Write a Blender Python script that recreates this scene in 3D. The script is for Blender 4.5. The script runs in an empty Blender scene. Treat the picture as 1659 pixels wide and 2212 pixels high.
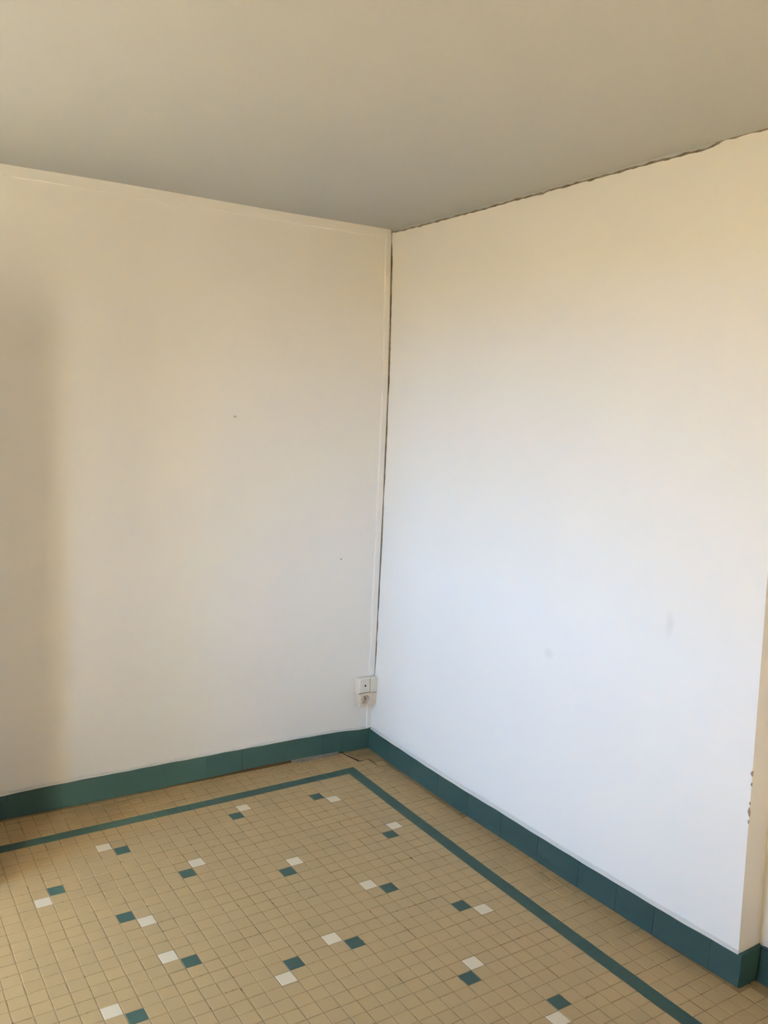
import bpy, math, random
from mathutils import Matrix, Vector

random.seed(7)
sc = bpy.context.scene
P = 0.052            # one floor tile with its joint, in metres; all coordinates below are in tiles


def V(x, y, z):
    return (x * P, y * P, z * P)


# ------------------------------------------------------------------ camera
F_PX, YAW, PIT, ROL = 1894.93, 0.57804, -0.11627, -0.04194
cam_d = bpy.data.cameras.new('camera')
cam = bpy.data.objects.new('camera', cam_d)
sc.collection.objects.link(cam)
cam_d.sensor_fit = 'HORIZONTAL'
cam_d.sensor_width = 36.0
cam_d.lens = 36.0 * F_PX / 1659.0
cam_d.clip_start = 0.02
fw = Vector((math.sin(YAW) * math.cos(PIT), math.cos(YAW) * math.cos(PIT), math.sin(PIT)))
rt = Vector((math.cos(YAW), -math.sin(YAW), 0))
dn = fw.cross(rt)
r2 = math.cos(ROL) * rt + math.sin(ROL) * dn
d2 = -math.sin(ROL) * rt + math.cos(ROL) * dn
m3 = Matrix((r2, -d2, -fw)).transposed()
cam.matrix_world = Matrix.Translation(V(-26.0454, -41.148, 31.4148)) @ m3.to_4x4()
sc.camera = cam

# ------------------------------------------------------------------ sky, sun, exposure
SKY = (0.38, 0.62, 1.0)
SKY_S = 19.3
SUN_S = 930.0
world = bpy.data.worlds.new('sky')
sc.world = world
world.use_nodes = True
bg = world.node_tree.nodes['Background']
bg.inputs[0].default_value = (*SKY, 1)
bg.inputs[1].default_value = SKY_S

sun_d = bpy.data.lights.new('sun', 'SUN')
sun_d.energy = SUN_S
sun_d.color = (1.0, 0.90, 0.64)
sun_d.angle = math.radians(0.53)
sun = bpy.data.objects.new('sun', sun_d)
sc.collection.objects.link(sun)
sun.rotation_euler = Vector((0.51, -0.745, -0.43)).to_track_quat('-Z', 'Y').to_euler()

WX = -33.0                                   # inner face of the window wall
WINS = ((-12.0, -4.0, 12.0, 37.0), (4.5, 15.0, 12.0, 36.5))   # v0, v1, z0, z1 of the window opening
for wv in WINS:
    por_d = bpy.data.lights.new('window_portal', 'AREA')
    por_d.shape = 'RECTANGLE'
    por_d.size = (wv[3] - wv[2]) * P
    por_d.size_y = (wv[1] - wv[0]) * P
    por_d.cycles.is_portal = True
    por = bpy.data.objects.new('window_portal', por_d)
    sc.collection.objects.link(por)
    por.location = V(WX - 3.9, (wv[0] + wv[1]) / 2, (wv[2] + wv[3]) / 2)
    por.rotation_euler = (0, math.radians(-90), 0)

vs = sc.view_settings
vs.view_transform = 'Standard'
vs.look = 'None'
vs.gamma = 1.0
vs.use_curve_mapping = False
vs.exposure = 0.32
sc.cycles.max_bounces = 12
sc.cycles.diffuse_bounces = 8


# ------------------------------------------------------------------ materials
class NT:
    def __init__(self, name):
        self.m = bpy.data.materials.new(name)
        self.m.use_nodes = True
        self.t = self.m.node_tree
        self.b = self.t.nodes['Principled BSDF']

    def n(self, typ, **kw):
        nd = self.t.nodes.new(typ)
        for k, v in kw.items():
            setattr(nd, k, v)
        return nd

    def l(self, a, b):
        self.t.links.new(a, b)

    def noise(self, scale, detail=3.0, rough=0.55, vec=None):
        nd = self.n('ShaderNodeTexNoise')
        nd.inputs['Scale'].default_value = scale
        nd.inputs['Detail'].default_value = detail
        nd.inputs['Roughness'].default_value = rough
        if vec is None:
            if not hasattr(self, 'geo'):
                self.geo = self.n('ShaderNodeNewGeometry')
            vec = self.geo.outputs['Position']
        self.l(vec, nd.inputs['Vector'])
        return nd.outputs['Fac']

    def ramp(self, fac, stops):
        nd = self.n('ShaderNodeValToRGB')
        el = nd.color_ramp.elements
        while len(el) < len(stops):
            el.new(0.5)
        for e, (p, c) in zip(el, stops):
            e.position = p
            e.color = (*c, 1) if len(c) == 3 else c
        self.l(fac, nd.inputs['Fac'])
        return nd.outputs['Color']

    def mix(self, fac, a, b, mode='MIX'):
        nd = self.n('ShaderNodeMix', data_type='RGBA', blend_type=mode)
        for sock, v in ((nd.inputs['Factor'], fac), (nd.inputs['A'], a), (nd.inputs['B'], b)):
            if isinstance(v, (int, float)):
                sock.default_value = v
            elif isinstance(v, tuple):
                sock.default_value = (*v, 1)
            else:
                self.l(v, sock)
        return nd.outputs['Result']

    def math(self, op, a, b=None, clamp=False):
        nd = self.n('ShaderNodeMath', operation=op, use_clamp=clamp)
        for i, v in enumerate((a, b)):
            if v is None:
                continue
            if isinstance(v, (int, float)):
                nd.inputs[i].default_value = v
            else:
                self.l(v, nd.inputs[i])
        return nd.outputs[0]

    def bump(self, h, strength, dist):
        nd = self.n('ShaderNodeBump')
        nd.inputs['Strength'].default_value = strength
        nd.inputs['Distance'].default_value = dist
        self.l(h, nd.inputs['Height'])
        self.l(nd.outputs['Normal'], self.b.inputs['Normal'])

    def blob(self, centre, radii):
        """1 at a point of the surface, 0 beyond the radii (a mark with its own place)"""
        g = self.geo if hasattr(self, 'geo') else self.n('ShaderNodeNewGeometry')
        self.geo = g
        s = self.n('ShaderNodeVectorMath', operation='SUBTRACT')
        self.l(g.outputs['Position'], s.inputs[0])
        s.inputs[1].default_value = V(*centre)
        d = self.n('ShaderNodeVectorMath', operation='DIVIDE')
        self.l(s.outputs[0], d.inputs[0])
        d.inputs[1].default_value = V(*radii)
        ln = self.n('ShaderNodeVectorMath', operation='LENGTH')
        self.l(d.outputs[0], ln.inputs[0])
        return self.math('SUBTRACT', 1.0, ln.outputs['Value'], clamp=True)

    def col(self, c):
        if isinstance(c, tuple):
            self.b.inputs['Base Color'].default_value = (*c, 1)
        else:
            self.l(c, self.b.inputs['Base Color'])

    def rough(self, r, spec=None):
        self.b.inputs['Roughness'].default_value = r
        if spec is not None:
            self.b.inputs['Specular IOR Level'].default_value = spec


def paint(name, base, marks=()):
    t = NT(name)
    mott = t.noise(2.2, 2.0)
    c = t.mix(mott, tuple(x * 0.985 for x in base), tuple(min(1, x * 1.012) for x in base))
    for centre, radii, colr, amt in marks:
        f = t.math('MULTIPLY', t.blob(centre, radii), amt, clamp=True)
        brk = t.math('MULTIPLY', t.noise(160.0, 3.0), 1.6, clamp=True)
        c = t.mix(t.math('MULTIPLY', f, brk), c, colr)
    t.col(c)
    h = t.math('ADD', t.math('MULTIPLY', t.noise(260.0, 4.0), 0.5), t.math('MULTIPLY', t.noise(7.0, 2.0), 4.0))
    t.bump(h, 0.35, 0.0008)
    t.rough(0.75, 0.25)
    return t.m


WHITE = (0.83, 0.82, 0.80)
GREY_MARK = (0.42, 0.41, 0.39)
M = {}
M['wall'] = paint('white_wall_paint', WHITE, marks=[
    ((16.7, -7.26, 19.25), (3, 0.42, 1.0), GREY_MARK, 0.28),
    ((16.75, 2.8, 14.84), (3, 0.6, 0.5), GREY_MARK, 0.25),
    ((2.65, 25.5, 30.33), (0.22, 3, 0.13), GREY_MARK, 1.5),
    ((13.02, 25.4, 18.03), (0.10, 3, 0.10), (0.2, 0.19, 0.18), 2.0),
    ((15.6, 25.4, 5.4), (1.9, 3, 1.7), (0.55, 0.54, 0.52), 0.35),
])
M['bead'] = paint('shade_grey_paint', (0.56, 0.57, 0.55))  # grey colour stands in for the shadow line along the plinth top
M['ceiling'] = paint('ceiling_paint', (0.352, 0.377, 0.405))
M['warm_wall'] = paint('cream_wall_paint', (0.84, 0.77, 0.62))
M['outside'] = paint('outer_render', (0.6, 0.56, 0.5))

t = NT('beige_stoneware')
obj_i = t.n('ShaderNodeObjectInfo')
t.geo = t.n('ShaderNodeNewGeometry')
rnd = t.math('FRACT', t.math('ADD', obj_i.outputs['Random'], t.geo.outputs['Random Per Island']))
c = t.ramp(rnd, [(0.0, (0.320, 0.240, 0.123)), (0.35, (0.348, 0.260, 0.134)), (0.7, (0.360, 0.267, 0.137)), (1.0, (0.355, 0.254, 0.132))])
c = t.mix(t.ramp(t.noise(900.0, 3.0), [(0.3, (0, 0, 0)), (0.75, (1, 1, 1))]), c, (0.29, 0.205, 0.10), 'MIX')
c = t.mix(t.math('MULTIPLY', t.noise(60.0, 3.0), 0.30), c, (0.32, 0.23, 0.115))
t.col(c)
t.bump(t.noise(700.0, 2.0), 0.15, 0.0004)
t.rough(0.55, 0.35)
M['beige'] = t.m


def stoneware(name, a, b, r=0.5, spec=0.4):
    t = NT(name)
    oi = t.n('ShaderNodeObjectInfo')
    c = t.mix(oi.outputs['Random'], a, b)
    c = t.mix(t.math('MULTIPLY', t.noise(700.0, 2.0), 0.5), c, tuple(x * 0.8 for x in a))
    t.col(c)
    t.bump(t.noise(500.0, 2.0), 0.12, 0.0004)
    t.rough(r, spec)
    return t.m


M['green'] = stoneware('blue_green_stoneware', (0.025, 0.061, 0.057), (0.028, 0.067, 0.062), 0.65, 0.22)
M['white'] = stoneware('pale_stoneware', (0.53, 0.465, 0.34), (0.58, 0.505, 0.37), 0.5, 0.4)
M['plinth'] = stoneware('plinth_stoneware', (0.021, 0.058, 0.066), (0.024, 0.064, 0.073), 0.55, 0.3)

t = NT('joint_cement')
f = t.ramp(t.noise(9.0, 4.0, 0.7), [(0.42, (0, 0, 0)), (0.75, (1, 1, 1))])
c = t.mix(f, (0.25, 0.185, 0.098), (0.135, 0.098, 0.052))
c = t.mix(t.ramp(t.noise(55.0, 2.0), [(0.62, (0, 0, 0)), (0.72, (1, 1, 1))]), c, (0.06, 0.04, 0.022))
t.col(c)
t.rough(0.9, 0.1)
M['grout'] = t.m

t = NT('plinth_joint')
t.col((0.055, 0.10, 0.105))
t.rough(0.9, 0.1)
M['plinth_joint'] = t.m

t = NT('grey_mortar')
t.col(t.ramp(t.noise(120.0, 3.0), [(0.3, (0.085, 0.085, 0.082)), (0.7, (0.15, 0.145, 0.14))]))
t.bump(t.noise(300.0, 3.0), 0.5, 0.001)
t.rough(0.95, 0.1)
M['mortar'] = t.m

t = NT('crack_dirt')
t.col(t.ramp(t.noise(22.0, 3.0), [(0.3, (0.11, 0.092, 0.066)), (0.7, (0.27, 0.24, 0.195))]))
t.rough(0.95, 0.05)
M['dirt'] = t.m

t = NT('dark_crack')
t.col((0.045, 0.028, 0.015))
t.rough(0.95, 0.05)
M['dark'] = t.m

t = NT('bare_plaster')
t.col(t.ramp(t.noise(200.0, 3.0), [(0.35, (0.20, 0.165, 0.14)), (0.7, (0.42, 0.36, 0.31))]))
t.rough(0.95, 0.05)
M['chip'] = t.m

t = NT('cream_plastic')
t.col(t.mix(t.noise(40.0, 2.0), (0.70, 0.67, 0.58), (0.76, 0.73, 0.65)))
t.rough(0.4, 0.45)
M['cream'] = t.m
t = NT('aged_plastic')
t.col(t.mix(t.noise(40.0, 2.0), (0.62, 0.55, 0.46), (0.70, 0.63, 0.54)))
t.rough(0.45, 0.4)
M['aged'] = t.m
t = NT('dark_hole')
t.col((0.03, 0.028, 0.025))
t.rough(0.8, 0.1)
M['hole'] = t.m
t = NT('pin_metal')
t.col((0.5, 0.48, 0.44))
t.b.inputs['Metallic'].default_value = 1.0
t.rough(0.35)
M['metal'] = t.m
t = NT('painted_wood')
t.col((0.50, 0.40, 0.30))
t.rough(0.5)
M['wood'] = t.m
t = NT('dark_sill')
t.col((0.10, 0.07, 0.045))
t.rough(0.6)
M['added_sill'] = t.m
t = NT('sunlit_ground')
t.col(t.mix(t.noise(0.6, 4.0), (0.022, 0.018, 0.014), (0.027, 0.023, 0.017)))
t.rough(0.9, 0.1)
M['ground'] = t.m


# ------------------------------------------------------------------ mesh helpers
class MB:
    def __init__(self):
        self.v, self.f = [], []

    def add(self, vs_, fs):
        o = len(self.v)
        self.v += [V(*p) for p in vs_]
        self.f += [tuple(i + o for i in f) for f in fs]

    def box(self, x0, x1, y0, y1, z0, z1):
        self.hexa([(x0, y0, z0), (x1, y0, z0), (x1, y1, z0), (x0, y1, z0),
                   (x0, y0, z1), (x1, y0, z1), (x1, y1, z1), (x0, y1, z1)])

    def hexa(self, p):
        self.add(p, [(3, 2, 1, 0), (4, 5, 6, 7), (0, 1, 5, 4), (1, 2, 6, 5), (2, 3, 7, 6), (3, 0, 4, 7)])

    def grid(self, fn, us, ws):
        pts = [fn(u, w) for u in us for w in ws]
        n = len(ws)
        fs = []
        for i in range(len(us) - 1):
            for j in range(n - 1):
                fs.append((i * n + j, (i + 1) * n + j, (i + 1) * n + j + 1, i * n + j + 1))
        self.add(pts, fs)

    def mesh(self, name, smooth=False):
        me = bpy.data.meshes.new(name)
        me.from_pydata(self.v, [], self.f)
        me.update()
        if smooth:
            me.polygons.foreach_set('use_smooth', [True] * len(me.polygons))
        return me


def link(name, me, mat, parent=None, loc=None, **props):
    o = bpy.data.objects.new(name, me)
    if mat is not None and len(me.materials) == 0:
        me.materials.append(mat)
    sc.collection.objects.link(o)
    if parent is not None:
        o.parent = parent
    if loc is not None:
        o.location = V(*loc)
    for k, v in props.items():
        o[k] = v
    return o


def build(name, mb, mat, parent=None, smooth=False, **props):
    return link(name, mb.mesh(name, smooth), mat, parent, None, **props)


def lerp(tab, x):
    if x <= tab[0][0]:
        return tab[0][1]
    for (a, fa), (b, fb) in zip(tab, tab[1:]):
        if x <= b:
            return fa + (fb - fa) * (x - a) / (b - a)
    return tab[-1][1]


def frange(a, b, n):
    return [a + (b - a) * i / n for i in range(n + 1)]


# ------------------------------------------------------------------ shape of the old room
def yl(x):                       # face of the left wall
    return 25.339 - 0.0131 * (x - 16.0)


BOW = [(0, 16.95), (1.9, 16.96), (5, 16.98), (7.8, 17.03), (13.4, 17.08), (19.5, 17.14), (26.6, 17.17), (30, 17.18),
       (33.2, 17.18), (39, 17.09), (43, 16.99), (45.8, 16.90), (48, 16.86)]


# foot of the right-hand plinth
RBOT = [(-14.2, 16.62), (-10.5, 16.42), (-6.7, 16.30), (0, 16.18), (6.4, 16.18), (12.5, 16.12), (18, 16.25), (23, 16.45), (25.3, 16.55)]


def xr(y, z):                    # face of the right wall, slightly bellied
    x = lerp(BOW, z) + 0.0052 * (y - 25.3)
    if z < 12 and -13.9 < y < 25.2:            # bulges out over the plinth
        k = (1 - max(z, 1.9) / 12.0) ** 2 / 0.708
        x -= max(0.0, 16.96 + 0.0052 * (y - 25.3) - lerp(RBOT, y) - 0.22) * k
    return x


def ye(z):                       # the outer corner of the chimney-breast-like projection
    return -13.93 + 0.024 * z


HC = 46.98                       # ceiling
CEIL = [(-14.5, 47.0), (-11.2, 46.98), (-8.44, 47.02), (-7.8, 46.84), (-7.1, 46.78), (-3.3, 46.82), (0.6, 46.79), (5.6, 46.80),
        (6.0, 46.74), (8.6, 46.78), (13.8, 46.71), (14.3, 46.74), (21.4, 46.73), (24.6, 46.76), (25.4, 46.86)]
YB, XO = -60.0, 22.0             # back of the room, outer side

# ------------------------------------------------------------------ walls and ceiling
mb = MB()
xs = frange(WX, 17.6, 40)
zs = frange(-0.6, HC + 1.0, 30)
mb.grid(lambda x, z: (x, yl(x), z), xs, zs)
mb.grid(lambda x, z: (x, yl(x) + 4, z), xs[::-1], zs)
mb.add([(WX, yl(WX), -.6), (WX, yl(WX) + 4, -.6), (WX, yl(WX) + 4, HC + 1), (WX, yl(WX), HC + 1)], [(3, 2, 1, 0)])
wall_left = build('wall_left', mb, M['wall'], kind='structure')

mb = MB()
ys = sorted(set([y for y, _ in CEIL if y > -13] + frange(-12.6, 25.2, 60) + [25.32, -13.4]))
nz = 28


def rw(y, k):
    top = lerp(CEIL, y) - 0.045 - 0.02 * math.sin(y * 2.3) * math.sin(y * 0.7)
    z = -0.6 + (top + 0.6) * k / nz
    yy = y if y > -13.35 else ye(z)
    return (xr(yy, z), yy, z)


mb.grid(rw, ys[::-1], list(range(nz + 1)))
# top of the wall under the open joint, going back into the dark
mb.grid(lambda y, s: (rw(y, nz)[0] + s, rw(y, nz)[1], rw(y, nz)[2]), ys[::-1], [0, 4.0])
wall_right = build('wall_right', mb, M['wall'], kind='structure')

mb = MB()
mb.grid(lambda s, z: (xr(ye(z), z) + (18.72 - xr(ye(z), z)) * s, ye(z), z), frange(1, 0, 4), frange(-.6, HC + .8, 24))
wall_return = build('wall_return', mb, M['wall'], kind='structure')
mb = MB()
mb.grid(lambda y, z: (18.70 + 0.004 * z, y, z), frange(-12.0, YB, 20), frange(-.6, HC + .8, 12))
mb.add([(21.5, 29, -1), (21.5, YB - 4, -1), (21.5, YB - 4, HC + 2), (21.5, 29, HC + 2)], [(3, 2, 1, 0)])
wall_recess = build('wall_recess', mb, M['wall'], kind='structure')
mb = MB()
mb.box(WX - 6, 22, YB - 4, YB, -1, HC + 1)
wall_back = build('wall_back', mb, M['warm_wall'], kind='structure')
# window wall with its opening
mb = MB()
z0, z1 = WINS[0][2:]
mb.box(WX - 4, WX, YB, WINS[0][0], -1, HC + 1)
mb.box(WX - 4, WX, WINS[0][1], WINS[1][0], -1, HC + 1)
mb.box(WX - 4, WX, WINS[1][1], 30.5, -1, HC + 1)
for v0, v1, z0, z1 in WINS:
    mb.box(WX - 4, WX, v0, v1, -1, z0)
    mb.box(WX - 4, WX, v0, v1, z1, HC + 1)
wall_window = build('wall_window', mb, M['warm_wall'], kind='structure')
for i, (v0, v1, z0, z1) in enumerate(WINS):
    mb = MB()
    for a, b in ((v0, v0 + .9), (v1 - .9, v1)):
        mb.box(WX - 3.0, WX - 2.0, a, b, z0, z1)
    mb.box(WX - 3.0, WX - 2.0, v0 + .9, v1 - .9, z1 - .9, z1)
    mb.box(WX - 3.0, WX - 2.0, v0 + .9, v1 - .9, z0, z0 + .9)
    wn = build('window_%d' % (i + 1), mb, M['wall'], kind='structure')
    mb = MB()
    mb.box(WX - 4.4, WX + .5, v0, v1, z0 - .2, z0 + .35)
    build('added_sill', mb, M['added_sill'], wn)  # unseen dark sill, added to cut sun bounce from the reveal onto the ceiling

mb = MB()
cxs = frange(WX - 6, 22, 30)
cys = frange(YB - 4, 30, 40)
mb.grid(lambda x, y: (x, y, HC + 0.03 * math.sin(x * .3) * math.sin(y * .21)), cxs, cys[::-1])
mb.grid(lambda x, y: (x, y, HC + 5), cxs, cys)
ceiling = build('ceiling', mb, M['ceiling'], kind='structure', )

mb = MB()
mb.box(-900, 900, -900, 900, -62, -60)
ground = build('ground', mb, M['ground'], kind='structure')

# added light blocker in closet form against the left wall, just outside the picture: it keeps the window's light off the wall beside it
CL = (WX + 0.5, -17.3, 9.6, 36.0)
mb = MB()
mb.box(CL[0], CL[1], yl(-17) - CL[2], yl(-40) + .2, -.3, CL[3])
blocker_closet = build('blocker_closet', mb, M['wall'], kind='structure')

yf_ = yl(-17) - CL[2]
for a, b, kx in ((CL[0] + .6, (CL[0] + CL[1]) / 2 - .05, -.7), ((CL[0] + CL[1]) / 2 + .05, CL[1] - .6, .7)):
    mb = MB()
    mb.box(a, b, yf_ - .35, yf_ + .05, 2.0, CL[3] - .8)
    dr = build('blocker_door', mb, M['wall'], blocker_closet)
    mb = MB()
    mb.box((CL[0] + CL[1]) / 2 + kx - .2, (CL[0] + CL[1]) / 2 + kx + .2, yf_ - .9, yf_ - .3, 18.6, 19.4)
    build('blocker_knob', mb, M['metal'], dr)

# strip of paper border / moulding under the ceiling on the left wall
mb = MB()
xs = frange(WX, 16.7, 60)


def strip(x, k):
    w = 0.04 * math.sin(x * 1.7) * math.sin(x * .61)
    prof = [(0.0, HC - 0.75 + w), (0.10, HC - 0.72 + w), (0.14, HC - 0.4), (0.20, HC + 0.1)]
    d, z = prof[k]
    return (x, yl(x) - d, z)


mb.grid(strip, xs, [0, 1, 2, 3])
trim_1 = build('trim_1', mb, M['wall'], kind='structure')


# ------------------------------------------------------------------ floor
LA = (0.1009, -0.001, 0.0454, 0.0473, 0.0711, 0.0278, 0.0676)


def lat(u, w):                   # the mosaic was laid slightly out of true
    a, b = max(-3, min(3, u / 10)), max(-3, min(3, w / 10))
    return (u + LA[0] * b + LA[2] * a * b + LA[3] * b * b,
            w * (1 + LA[1]) + LA[4] * a * b + LA[5] * a * a + LA[6] * b * b)


mb = MB()
mb.box(WX, 21.5, YB, 26.5, -2.5, -0.022)
floor = build('floor', mb, M['grout'], kind='structure')

BLUE = dict(A=((-9, 17), (-10, 18)), B=((-6, 12), (-5, 13)), C=((0, 18), (1, 19)), D=((7, 18), (8, 17)), E=((0, 9), (1, 10)),
            F=((9, 10), (10, 11)), G=((-14, 14), (-15, 13)), H=((-11, 9), (-10, 8)), I=((-9, 3), (-10, 4)), J=((-13, 0), (-14, 1)),
            K=((5, 4), (4, 5)), L=((0, 0), (-1, 1)), M=((-4, 0), (-5, -1)), N=((8, 0), (9, -1)), O=((4, -6), (5, -5)),
            Q=((7, -10), (6, -11)))
blue = {b for b, w in BLUE.values()}
pale = {w for b, w in BLUE.values()}


def border(u, w):
    return (u == 12 and w <= 21) or (w == 21 and u <= 12)


def cam_px(p):
    d = Vector(V(*p)) - cam.matrix_world.translation
    x, y, z = d.dot(r2), d.dot(d2), d.dot(fw)
    if z <= 0:
        return None
    return (829.5 + F_PX * x / z, 1106 + F_PX * y / z, z)


def prism(hx, hy, h=0.16, bev=0.035):
    """one bevelled tile, top face at z = 0"""
    m = MB()
    a, b = hx - bev, hy - bev
    m.add([(-hx, -hy, -h), (hx, -hy, -h), (hx, hy, -h), (-hx, hy, -h),
           (-hx, -hy, -bev * .6), (hx, -hy, -bev * .6), (hx, hy, -bev * .6), (-hx, hy, -bev * .6),
           (-a, -b, 0), (a, -b, 0), (a, b, 0), (-a, b, 0)],
          [(0, 1, 5, 4), (1, 2, 6, 5), (2, 3, 7, 6), (3, 0, 4, 7),
           (4, 5, 9, 8), (5, 6, 10, 9), (6, 7, 11, 10), (7, 4, 8, 11), (8, 9, 10, 11)])
    return m


TH = 0.476
tile_me = prism(TH, TH).mesh('tile')
tile_me.materials.append(M['beige'])
accent_me = tile_me.copy()
accent_me.materials.clear()
accent_me.materials.append(M['green'])
pale_me = tile_me.copy()
pale_me.materials.clear()
pale_me.materials.append(M['white'])
bord_u = prism(0.5025, 0.475, bev=.012).mesh('border_tile')
bord_u.materials.append(M['green'])
bord_v = prism(0.475, 0.5025, bev=.012).mesh('border_tile')
bord_v.materials.append(M['green'])
bord_c = prism(0.49, 0.49, bev=.012).mesh('border_tile')
bord_c.materials.append(M['green'])

plain, rest_cells = [], []
for u in range(int(WX) + 1, 18):
    for w in range(int(YB) + 1, 26):
        if w > -15 and u > 16:
            continue
        x, y = lat(u, w)
        hx0, hx1, hy0, hy1 = -TH, TH, -TH, TH
        # cut at the walls
        wallx = 16.55 if w > -14 else 18.35
        if y + hy1 > 25.3:
            hy1 = 25.3 - y
        if x + hx1 > wallx:
            hx1 = wallx - x
        if hx1 - hx0 < 0.12 or hy1 - hy0 < 0.12:
            continue
        # the loose corner: open joints and a sunk edge strip
        dx = dy = dz = 0.0
        if u == 16 and 10 <= w <= 22:
            continue
        if u >= 14 and w >= 23:
            dx, dz = 0.13, -0.035
            if x + dx + hx1 > wallx:
                hx1 = wallx - x - dx
        if u >= 15 and w in (21, 22):
            dx, dz = 0.10, -0.02
        # sheet joints stand a little further open
        if u == 13:
            hx1 = min(hx1, TH - 0.02)
        if u in (-3, -8, -13, 3, 8):
            hx1 -= 0.012
        if w % 6 == 2:
            hy0 += 0.012
        cut = (hx0, hx1, hy0, hy1) != (-TH, TH, -TH, TH)
        p = cam_px((x, y, 0))
        inside = p is not None and -30 < p[0] < 1690 and p[1] < 2245
        jx, jy = random.uniform(-.012, .012), random.uniform(-.012, .012)
        tz = random.uniform(-.006, .006)
        rx, ry, rz = (random.uniform(-.006, .006) for _ in range(3))
        rec = dict(u=u, w=w, x=x + dx + jx, y=y + dy + jy, z=dz + tz, rot=(rx, ry, rz * 1.5),
                   h=(hx0, hx1, hy0, hy1), cut=cut, inside=inside, d=p[2] if p else 1e9)
        if border(u, w):
            if inside:
                me = bord_c if (u == 12 and w == 21) else (bord_v if u == 12 else bord_u)
                o = link('border_tile', me, None, floor, (x + jx * .3, y + jy * .3, tz * .5))
                o.rotation_euler = (rx * .4, ry * .4, 0)
            else:
                rec['b'] = True
                rest_cells.append(rec)
        elif (u, w) in blue:
            o = link('accent_tile', accent_me, None, floor, (rec['x'], rec['y'], rec['z']))
            o.rotation_euler = rec['rot']
        elif (u, w) in pale:
            o = link('pale_tile', pale_me, None, floor, (rec['x'], rec['y'], rec['z']))
            o.rotation_euler = rec['rot']
        elif inside:
            plain.append(rec)
        else:
            rest_cells.append(rec)

plain.sort(key=lambda r: r['d'])
cnt = 0
cut_me = {}
for r in plain:
    if cnt < 300:
        if r['cut']:
            k = tuple(round(v, 3) for v in r['h'])
            if k not in cut_me:
                m = prism((k[1] - k[0]) / 2, (k[3] - k[2]) / 2)
                mm = m.mesh('tile')
                mm.materials.append(M['beige'])
                cut_me[k] = mm
            me = cut_me[k]
            off = ((k[0] + k[1]) / 2, (k[2] + k[3]) / 2)
        else:
            me, off = tile_me, (0, 0)
        o = link('tile', me, None, floor, (r['x'] + off[0], r['y'] + off[1], r['z']))
        o.rotation_euler = r['rot']
        cnt += 1
    else:
        rest_cells.append(r)


def rest_mesh(cells):
    mb = MB()
    for r in cells:
        h = r['h']
        ox, oy = (h[0] + h[1]) / 2, (h[2] + h[3]) / 2
        t0 = prism((h[1] - h[0]) / 2, (h[3] - h[2]) / 2)
        rx, ry, rz = r['rot']
        off = len(mb.v)
        for (a, b, c) in t0.v:
            mb.v.append((a - b * rz + (r['x'] + ox) * P, b + a * rz + (r['y'] + oy) * P, c + (r['z']) * P + a * -ry + b * rx))
        mb.f += [tuple(i + off for i in f) for f in t0.f]
    return mb


build('mosaic_tiles', rest_mesh([r for r in rest_cells if 'b' not in r]), M['beige'], floor, kind='stuff')
build('border_tiles', rest_mesh([r for r in rest_cells if 'b' in r]), M['green'], floor, kind='stuff')

# dark open crack where the corner has come loose
mb = MB()


def ribbon(pts, wid, z):
    for (a, b), (w0, w1) in zip(zip(pts, pts[1:]), zip(wid, wid[1:])):
        dx, dy = b[0] - a[0], b[1] - a[1]
        n = math.hypot(dx, dy)
        nx, ny = -dy / n / 2, dx / n / 2
        mb.hexa([(a[0] + nx * w0, a[1] + ny * w0, z - .05), (a[0] - nx * w0, a[1] - ny * w0, z - .05),
                 (b[0] - nx * w1, b[1] - ny * w1, z - .05), (b[0] + nx * w1, b[1] + ny * w1, z - .05),
                 (a[0] + nx * w0, a[1] + ny * w0, z), (a[0] - nx * w0, a[1] - ny * w0, z),
                 (b[0] - nx * w1, b[1] - ny * w1, z), (b[0] + nx * w1, b[1] + ny * w1, z)])


ribbon([(13.78, 25.25), (13.82, 24.6), (14.02, 23.6), (14.2, 22.85)], [.10, .16, .24, .22], 0.004)
ribbon([(14.2, 22.85), (14.7, 22.88), (15.15, 22.86)], [.18, .10, .07], 0.004)
ribbon([(15.15, 22.86), (15.2, 21.6)], [.08, .05], 0.004)
build('crack', mb, M['dark'], floor)


# ------------------------------------------------------------------ plinths
def plinth_set(setname, seams, fbot, ftop, hz, zb, parent, axis):
    """tiles stood on edge; front face between fbot and ftop, seams along the wall"""
    g = 0.014
    for a, b in zip(seams, seams[1:]):
        n = max(2, int(abs(b - a) / 1.0))
        n = min(n, 5)
        ss = [a + g + (b - a - 2 * g) * i / n for i in range(n + 1)]
        mb = MB()
        prof = []
        for s in ss:
            zb_, zt = zb(s), hz(s)
            f0, f1 = fbot(s), ftop(s)
            fm = f0 + (f1 - f0) * .55
            prof.append([(f1 - .5 * 0 + .0 + (fbk(s, axis)), zb_), (f0, zb_), (fm, zb_ + (zt - zb_) * .35), (f1, zt - .06), (f1 + (fbk2(s, axis)) * .06, zt), (fbk(s, axis) + f1, zt)])
        k = len(prof[0])
        vs_, fs = [], []
        for s, pr in zip(ss, prof):
            for f, z in pr:
                vs_.append((f, s, z) if axis == 'x' else (s, f, z))
        for i in range(n):
            for j in range(k - 1):
                q4 = (i * k + j, (i + 1) * k + j, (i + 1) * k + j + 1, i * k + j + 1)
                fs.append(q4)
        fs.append(tuple(range(k)))
        fs.append(tuple(n * k + j for j in range(k))[::-1])
        mb.add(vs_, fs)
        build('plinth_tile', mb, M['plinth'], parent)


def fbk(s, axis):
    return 0.42


def fbk2(s, axis):
    return 1.0


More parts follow.
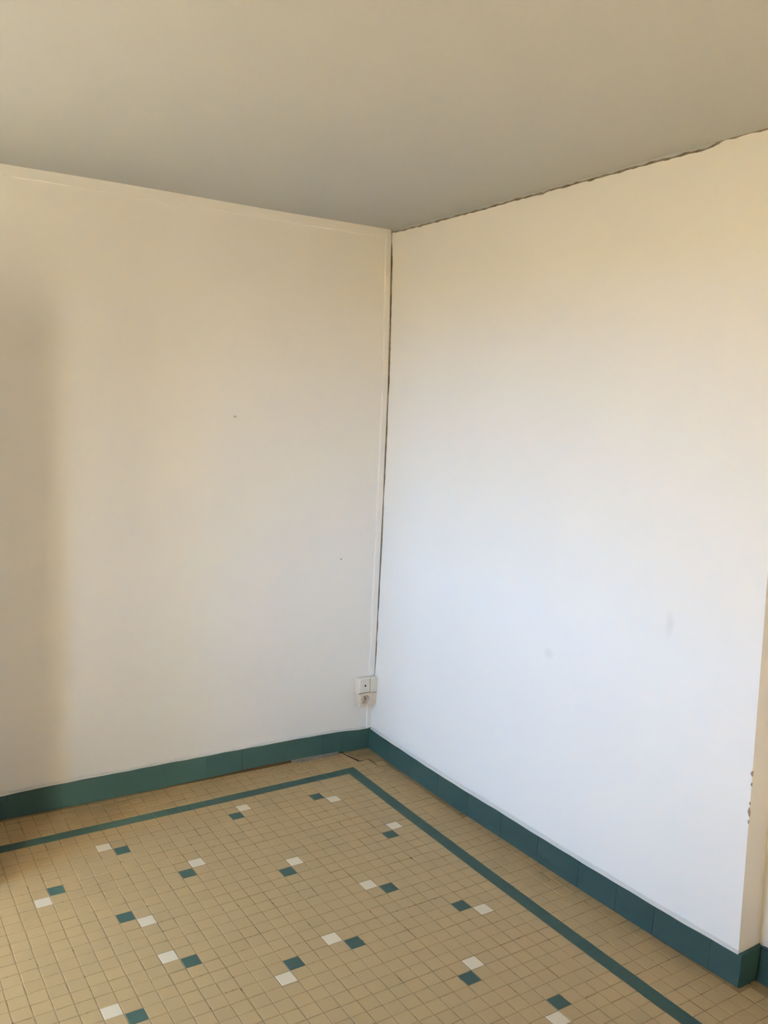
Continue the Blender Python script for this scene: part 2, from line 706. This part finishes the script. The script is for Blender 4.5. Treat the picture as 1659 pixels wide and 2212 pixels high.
LTOP = [(-40, 1.9), (-15, 1.88), (-12.6, 2.0), (-4, 2.08), (1, 2.12), (8, 2.14), (13, 2.12), (15.5, 1.95), (17, 1.92)]
LZB = [(-40, 0), (-3.5, 0.0), (-1.5, 0.09), (1.5, 0.13), (4, 0.22), (9, 0.24), (12.7, 0.2), (13.7, 0.12), (14.2, 0.0), (17, 0)]
lfront = lambda s: yl(s) - 0.13
# backing (joint mortar) of the left plinth, holds the tiles
mb = MB()
xs = frange(WX, 16.9, 30)
mb.grid(lambda x, k: (x, yl(x) - [0.055, 0.055, -0.1][k], [-.1, lerp(LTOP, x) - .03, lerp(LTOP, x) - .03][k]), xs, [0, 1, 2])
baseboard_left = build('baseboard_left', mb, M['plinth_joint'], kind='structure')
ls = [13.63, 11.65, 7.78, 3.92, 0.72]
while ls[-1] > WX + 3:
    ls.append(ls[-1] - 3.86)
ls = [WX] + ls[::-1] + [16.72]
plinth_set('left', ls, lfront, lfront, lambda s: lerp(LTOP, s), lambda s: lerp(LZB, s), baseboard_left, 'y')
mb = MB()
mb.grid(lambda x, k: (x, yl(x) - [.06, .075][k], [-.05, lerp(LZB, x) + .06][k]), frange(-3.5, 14.0, 30), [0, 1])
build('open_joint', mb, M['dark'], baseboard_left)
# grey mortar squeezed out under the left plinth
mb = MB()
ms = frange(8.6, 13.4, 12)
mb.grid(lambda x, k: (x, yl(x) - [0.02, 0.13, 0.30 + .05 * math.sin(x * 3), 0.42 + .06 * math.sin(x * 2.1)][k] * (1 if k < 2 else (0.5 + .5 * math.sin((x - 8.6) / 4.8 * math.pi))),
                      [0.23, 0.20, 0.07, -0.05][k]), ms, [0, 1, 2, 3])
build('mortar', mb, M['mortar'], baseboard_left)

rbot = lambda s: lerp(RBOT, s)
rtop = lambda s: lerp(RBOT, s) + 0.10
mb = MB()
ys = frange(25.3, -13.9, 40)
mb.grid(lambda y, k: ([rbot(y) + .16, rtop(y) + .10, 17.1][k], y, [-.1, 1.84, 1.84][k]), ys, [0, 1, 2])
baseboard_right = build('baseboard_right', mb, M['plinth_joint'], kind='structure')
rs = [25.2, 21.7, 17.8, 13.85, 9.9, 5.91, 1.95, -2.0, -5.3, -8.26, -12.2, -14.14]
plinth_set('right', rs[::-1], rbot, rtop, lambda s: 1.87, lambda s: 0.0, baseboard_right, 'x')

mb = MB()
mb.box(16.9, 18.75, -14.02, -13.8, -.1, 1.84)
baseboard_return = build('baseboard_return', mb, M['plinth_joint'], kind='structure')
mb = MB()
mb.hexa([(16.66, -14.20, 0), (18.35, -14.20, 0), (18.75, -13.9, 0), (16.9, -13.9, 0),
         (16.76, -14.14, 1.87), (18.45, -14.14, 1.90), (18.75, -13.9, 1.90), (16.9, -13.9, 1.87)])
build('plinth_tile', mb, M['plinth'], baseboard_return)

mb = MB()
mb.box(18.55, 18.9, YB, -14.0, -.1, 1.86)
baseboard_recess = build('baseboard_recess', mb, M['plinth_joint'], kind='structure')
ps = [-14.22]
while ps[-1] > YB + 4:
    ps.append(ps[-1] - 3.9)
plinth_set('recess', ps[::-1], lambda s: 18.15, lambda s: 18.42, lambda s: 1.9, lambda s: 0.0, baseboard_recess, 'x')


# paint and plaster smeared down over the top of the plinths
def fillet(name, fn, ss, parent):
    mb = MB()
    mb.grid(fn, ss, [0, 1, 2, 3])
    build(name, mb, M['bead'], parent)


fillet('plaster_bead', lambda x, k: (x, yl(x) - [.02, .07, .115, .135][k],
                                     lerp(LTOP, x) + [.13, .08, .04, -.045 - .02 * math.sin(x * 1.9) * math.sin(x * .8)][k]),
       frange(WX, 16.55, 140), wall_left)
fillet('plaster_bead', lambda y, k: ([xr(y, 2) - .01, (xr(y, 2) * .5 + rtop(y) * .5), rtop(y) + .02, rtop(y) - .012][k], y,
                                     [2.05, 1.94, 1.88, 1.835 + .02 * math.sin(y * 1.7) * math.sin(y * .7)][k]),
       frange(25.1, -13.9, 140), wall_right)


# ------------------------------------------------------------------ open joints in the plaster
# joint between right wall and ceiling: dark dirt a little way in
mb = MB()
ysx = frange(25.35, -13.3, 240)


def joint(y, k):
    jag = 0.012 * math.sin(y * 7.1) + 0.008 * math.sin(y * 17.3 + 1) + 0.02 * math.sin(y * 2.9)
    z = lerp(CEIL, y) + jag
    wd = 0.040 + 0.028 * abs(math.sin(y * 1.3)) + .02 * math.sin(y * 5.2)
    if y > 22:
        wd *= 0.9
    return (xr(y, z) - (0.012 if k in (0, 3) else 0.02), y, z + (-wd, -wd * .6, wd * .6, wd)[k])


mb.grid(joint, ysx, [0, 1, 2, 3])
build('crack', mb, M['dirt'], wall_right)
# plaster lip between the joint and the ceiling
mb = MB()
mb.grid(lambda y, k: (xr(y, 46.9) - (0.004 if k == 0 else 0.05), y, joint(y, 3)[2] - .02 if k == 0 else HC + .06), ysx, [0, 1])
build('plaster_lip', mb, M['ceiling'], ceiling)

# vertical crack in the corner, in lengths of differing width
CW = [(45.9, 0.0), (45.4, .10), (44.5, .15), (43.2, .15), (42.2, .10), (41.2, .14), (39.5, .13), (36, .15), (33.4, .13), (32.6, .05), (30.8, .05),
      (30.3, .10), (28, .13), (26, .13), (24.6, .10), (23.7, .02), (23.2, .03), (22.5, .09), (19, .13), (17.4, .10), (15.6, .06), (14.6, .10),
      (13.4, .09), (12.9, .01), (12.2, .01), (11.9, .10), (11.2, .08), (10.8, .01), (10.3, .02), (10.0, .09), (9.2, .08), (8.6, .09), (8.0, .05), (7.1, .04)]
CW = CW[::-1]
mb = MB()
zz = frange(7.1, 45.9, 260)


def slot(z, k):
    w = lerp(CW, z) * (.72 if z < 29 else 1.0) * (1 + .10 * math.sin(z * 4.3) + .06 * math.sin(z * 11))
    x = xr(25.3, z)
    y = yl(x)
    return ((x - .03 - w * .35, y - .135, z), (x - .03, y - .13, z), (xr(y - .13 - w, z) - .014, y - .13 - w, z))[k]


mb.grid(slot, zz, [0, 1, 2])
build('crack', mb, M['dirt'], wall_right)

# chips along the projecting edge
def chip(zc, hl, w):
    mb = MB()
    n = 10
    ring = []
    for i in range(n):
        a = 2 * math.pi * i / n
        k = random.uniform(.6, 1.1)
        z = zc + hl * math.sin(a) * k
        s = w * math.cos(a) * k
        y = ye(z)
        ring.append((xr(y, z) - .008 + max(0, -s), y - .012 + max(0, s) + .006, z))
    mb.add(ring + [(xr(ye(zc), zc) - .02, ye(zc) - .02, zc)], [(i, (i + 1) % n, n) for i in range(n)])
    build('chip', mb, M['chip'], wall_right)


for zc, hl, w in ((12.3, .22, .14), (11.7, .14, .08), (10.6, .12, .06), (10.1, .34, .12), (9.55, .12, .09)):
    chip(zc, hl, w)


# ------------------------------------------------------------------ cable trunking in the corner
def rounded_strip(name, za, zb_, label_mat, parent):
    mb = MB()
    prof = [(-.66, 0.0), (-.65, .09), (-.62, .13), (-.56, .15), (-.16, .15), (-.10, .14), (-.06, .10), (-.06, 0)]
    zs_ = frange(za, zb_, max(4, int((zb_ - za) * 1.0)))

    def fn(z, k):
        x = xr(25.3, z) - .01
        return (x + prof[k][0], yl(x) + .03 - prof[k][1] - (.03 if prof[k][1] else 0), z)
    mb.grid(fn, zs_, list(range(len(prof))))
    k = len(prof)
    n = len(zs_)
    mb.f.append(tuple(range(k)))
    mb.f.append(tuple((n - 1) * k + j for j in range(k))[::-1])
    return build(name, mb, label_mat, parent)


tr = bpy.data.objects.new('cable_trunking', None)
sc.collection.objects.link(tr)
tr.location = V(16.5, 25.2, 1.95)
tr['label'] = 'long white painted cable trunking running up the room corner to the ceiling'
tr['category'] = 'trunking'


def into(o, root):
    o.parent = root
    o.matrix_parent_inverse = Matrix.Translation(root.location).inverted()
    return o


into(rounded_strip('cover', 6.95, HC - .05, M['wall'], None), tr)
into(rounded_strip('lower_cover', 1.95, 4.28, M['wall'], None), tr)


# ------------------------------------------------------------------ sockets
def bevel_box(x0, x1, y0, y1, z0, z1, b=.1):
    """box with a chamfered front (front = low y)"""
    mb = MB()
    mb.add([(x0, y1, z0), (x1, y1, z0), (x1, y1, z1), (x0, y1, z1),
            (x0, y0 + b, z0), (x1, y0 + b, z0), (x1, y0 + b, z1), (x0, y0 + b, z1),
            (x0 + b, y0, z0 + b * .7), (x1 - b * .4, y0, z0 + b * .7), (x1 - b * .4, y0, z1 - b * .7), (x0 + b, y0, z1 - b * .7)],
           [(0, 1, 5, 4), (1, 2, 6, 5), (2, 3, 7, 6), (3, 0, 4, 7), (4, 5, 9, 8), (5, 6, 10, 9), (6, 7, 11, 10), (7, 4, 8, 11), (8, 9, 10, 11), (0, 3, 2, 1)])
    return mb


def disc(cx, cz, y, r, n=20, depth=0.0, rin=None):
    mb = MB()
    ring = [(cx + r * math.cos(2 * math.pi * i / n), y, cz + r * math.sin(2 * math.pi * i / n)) for i in range(n)]
    if depth:
        rin = rin or r * .85
        ring2 = [(cx + rin * math.cos(2 * math.pi * i / n), y + depth, cz + rin * math.sin(2 * math.pi * i / n)) for i in range(n)]
        mb.add(ring + ring2, [(i, (i + 1) % n, n + (i + 1) % n, n + i) for i in range(n)] + [tuple(range(n, 2 * n))])
    else:
        mb.add(ring, [tuple(range(n))])
    return mb


YW = yl(16) - 0.0
box = bpy.data.objects.new('junction_box', None)
sc.collection.objects.link(box)
box.location = V(15.8, YW, 5.75)
box['label'] = 'upper cream surface box with one small hole, above the round socket'
box['category'] = 'junction box'
into(build('housing', bevel_box(14.95, 16.18, YW - .72, YW - .0, 5.55, 6.94, .14), M['cream']), box)
into(build('side_cover', bevel_box(16.20, 16.93, YW - .74, YW - .0, 5.53, 6.88, .05), M['cream']), box)
mb = MB()
n = 12
into(build('hole', disc(15.62, 6.26, YW - .727, .10, 12), M['hole']), box)

so = bpy.data.objects.new('power_socket', None)
sc.collection.objects.link(so)
so.location = V(15.9, YW, 4.3)
so['label'] = 'lower yellowed round-hole power socket, directly below the small-hole box'
so['category'] = 'socket'
# housing with a round well: front plate built as a ring around the hole
mb = MB()
x0, x1, z0, z1, yf = 15.0, 16.92, 4.28, 5.50, YW - .72
cxs_, czs_, rr = 15.72, 4.90, 0.45
n = 32
outer = []
for i in range(n):
    a = 2 * math.pi * i / n + math.pi / 4
    ca, sa = math.cos(a), math.sin(a)
    k = 1 / max(abs(ca), abs(sa))
    ux, uz = ca * k, sa * k
    outer.append((cxs_ + (ux * (x1 - .06 - cxs_) if ux > 0 else ux * (cxs_ - x0 - .12)), yf, czs_ + (uz * (z1 - .08 - czs_) if uz > 0 else uz * (czs_ - z0 - .08))))
inner = [(cxs_ + rr * math.cos(2 * math.pi * i / n + math.pi / 4), yf, czs_ + rr * math.sin(2 * math.pi * i / n + math.pi / 4)) for i in range(n)]
well = [(cxs_ + (p[0] - cxs_) * .9, yf + .42, czs_ + (p[2] - czs_) * .9) for p in inner]
edge = [(x1 if p[0] > cxs_ + 0.3 and abs(p[0] - (x1 - .06)) < 1e-6 else (x0 if abs(p[0] - x0 - .12) < 1e-6 else p[0]), yf + .12,
         z1 if abs(p[2] - z1 + .08) < 1e-6 else (z0 if abs(p[2] - z0 - .08) < 1e-6 else p[2])) for p in outer]
back = [(p[0], YW, p[2]) for p in edge]
fs = []
for i in range(n):
    j = (i + 1) % n
    fs += [(i, j, n + j, n + i), (n + i, n + j, 2 * n + j, 2 * n + i), (i, 3 * n + i, 3 * n + j, j), (3 * n + i, 4 * n + i, 4 * n + j, 3 * n + j)]
fs.append(tuple(2 * n + i for i in range(n)))
mb.add(outer + inner + well + edge + back, fs)
into(build('housing', mb, M['aged']), so)
for dx in (-.19, .19):
    into(build('contact_hole', disc(cxs_ + dx, czs_ - .02, yf + .415, .07, 12), M['hole']), so)
mb = MB()
r_ = .05
ring = lambda y, r: [(cxs_ + r * math.cos(2 * math.pi * i / 10), y, czs_ + .22 + r * math.sin(2 * math.pi * i / 10)) for i in range(10)]
mb.add(ring(yf + .42, r_) + ring(yf + .12, r_) + ring(yf + .08, r_ * .5),
       [(i, (i + 1) % 10, 10 + (i + 1) % 10, 10 + i) for i in range(10)] + [(10 + i, 10 + (i + 1) % 10, 20 + (i + 1) % 10, 20 + i) for i in range(10)] + [tuple(range(20, 30))])
into(build('earth_pin', mb, M['metal'], None), so)
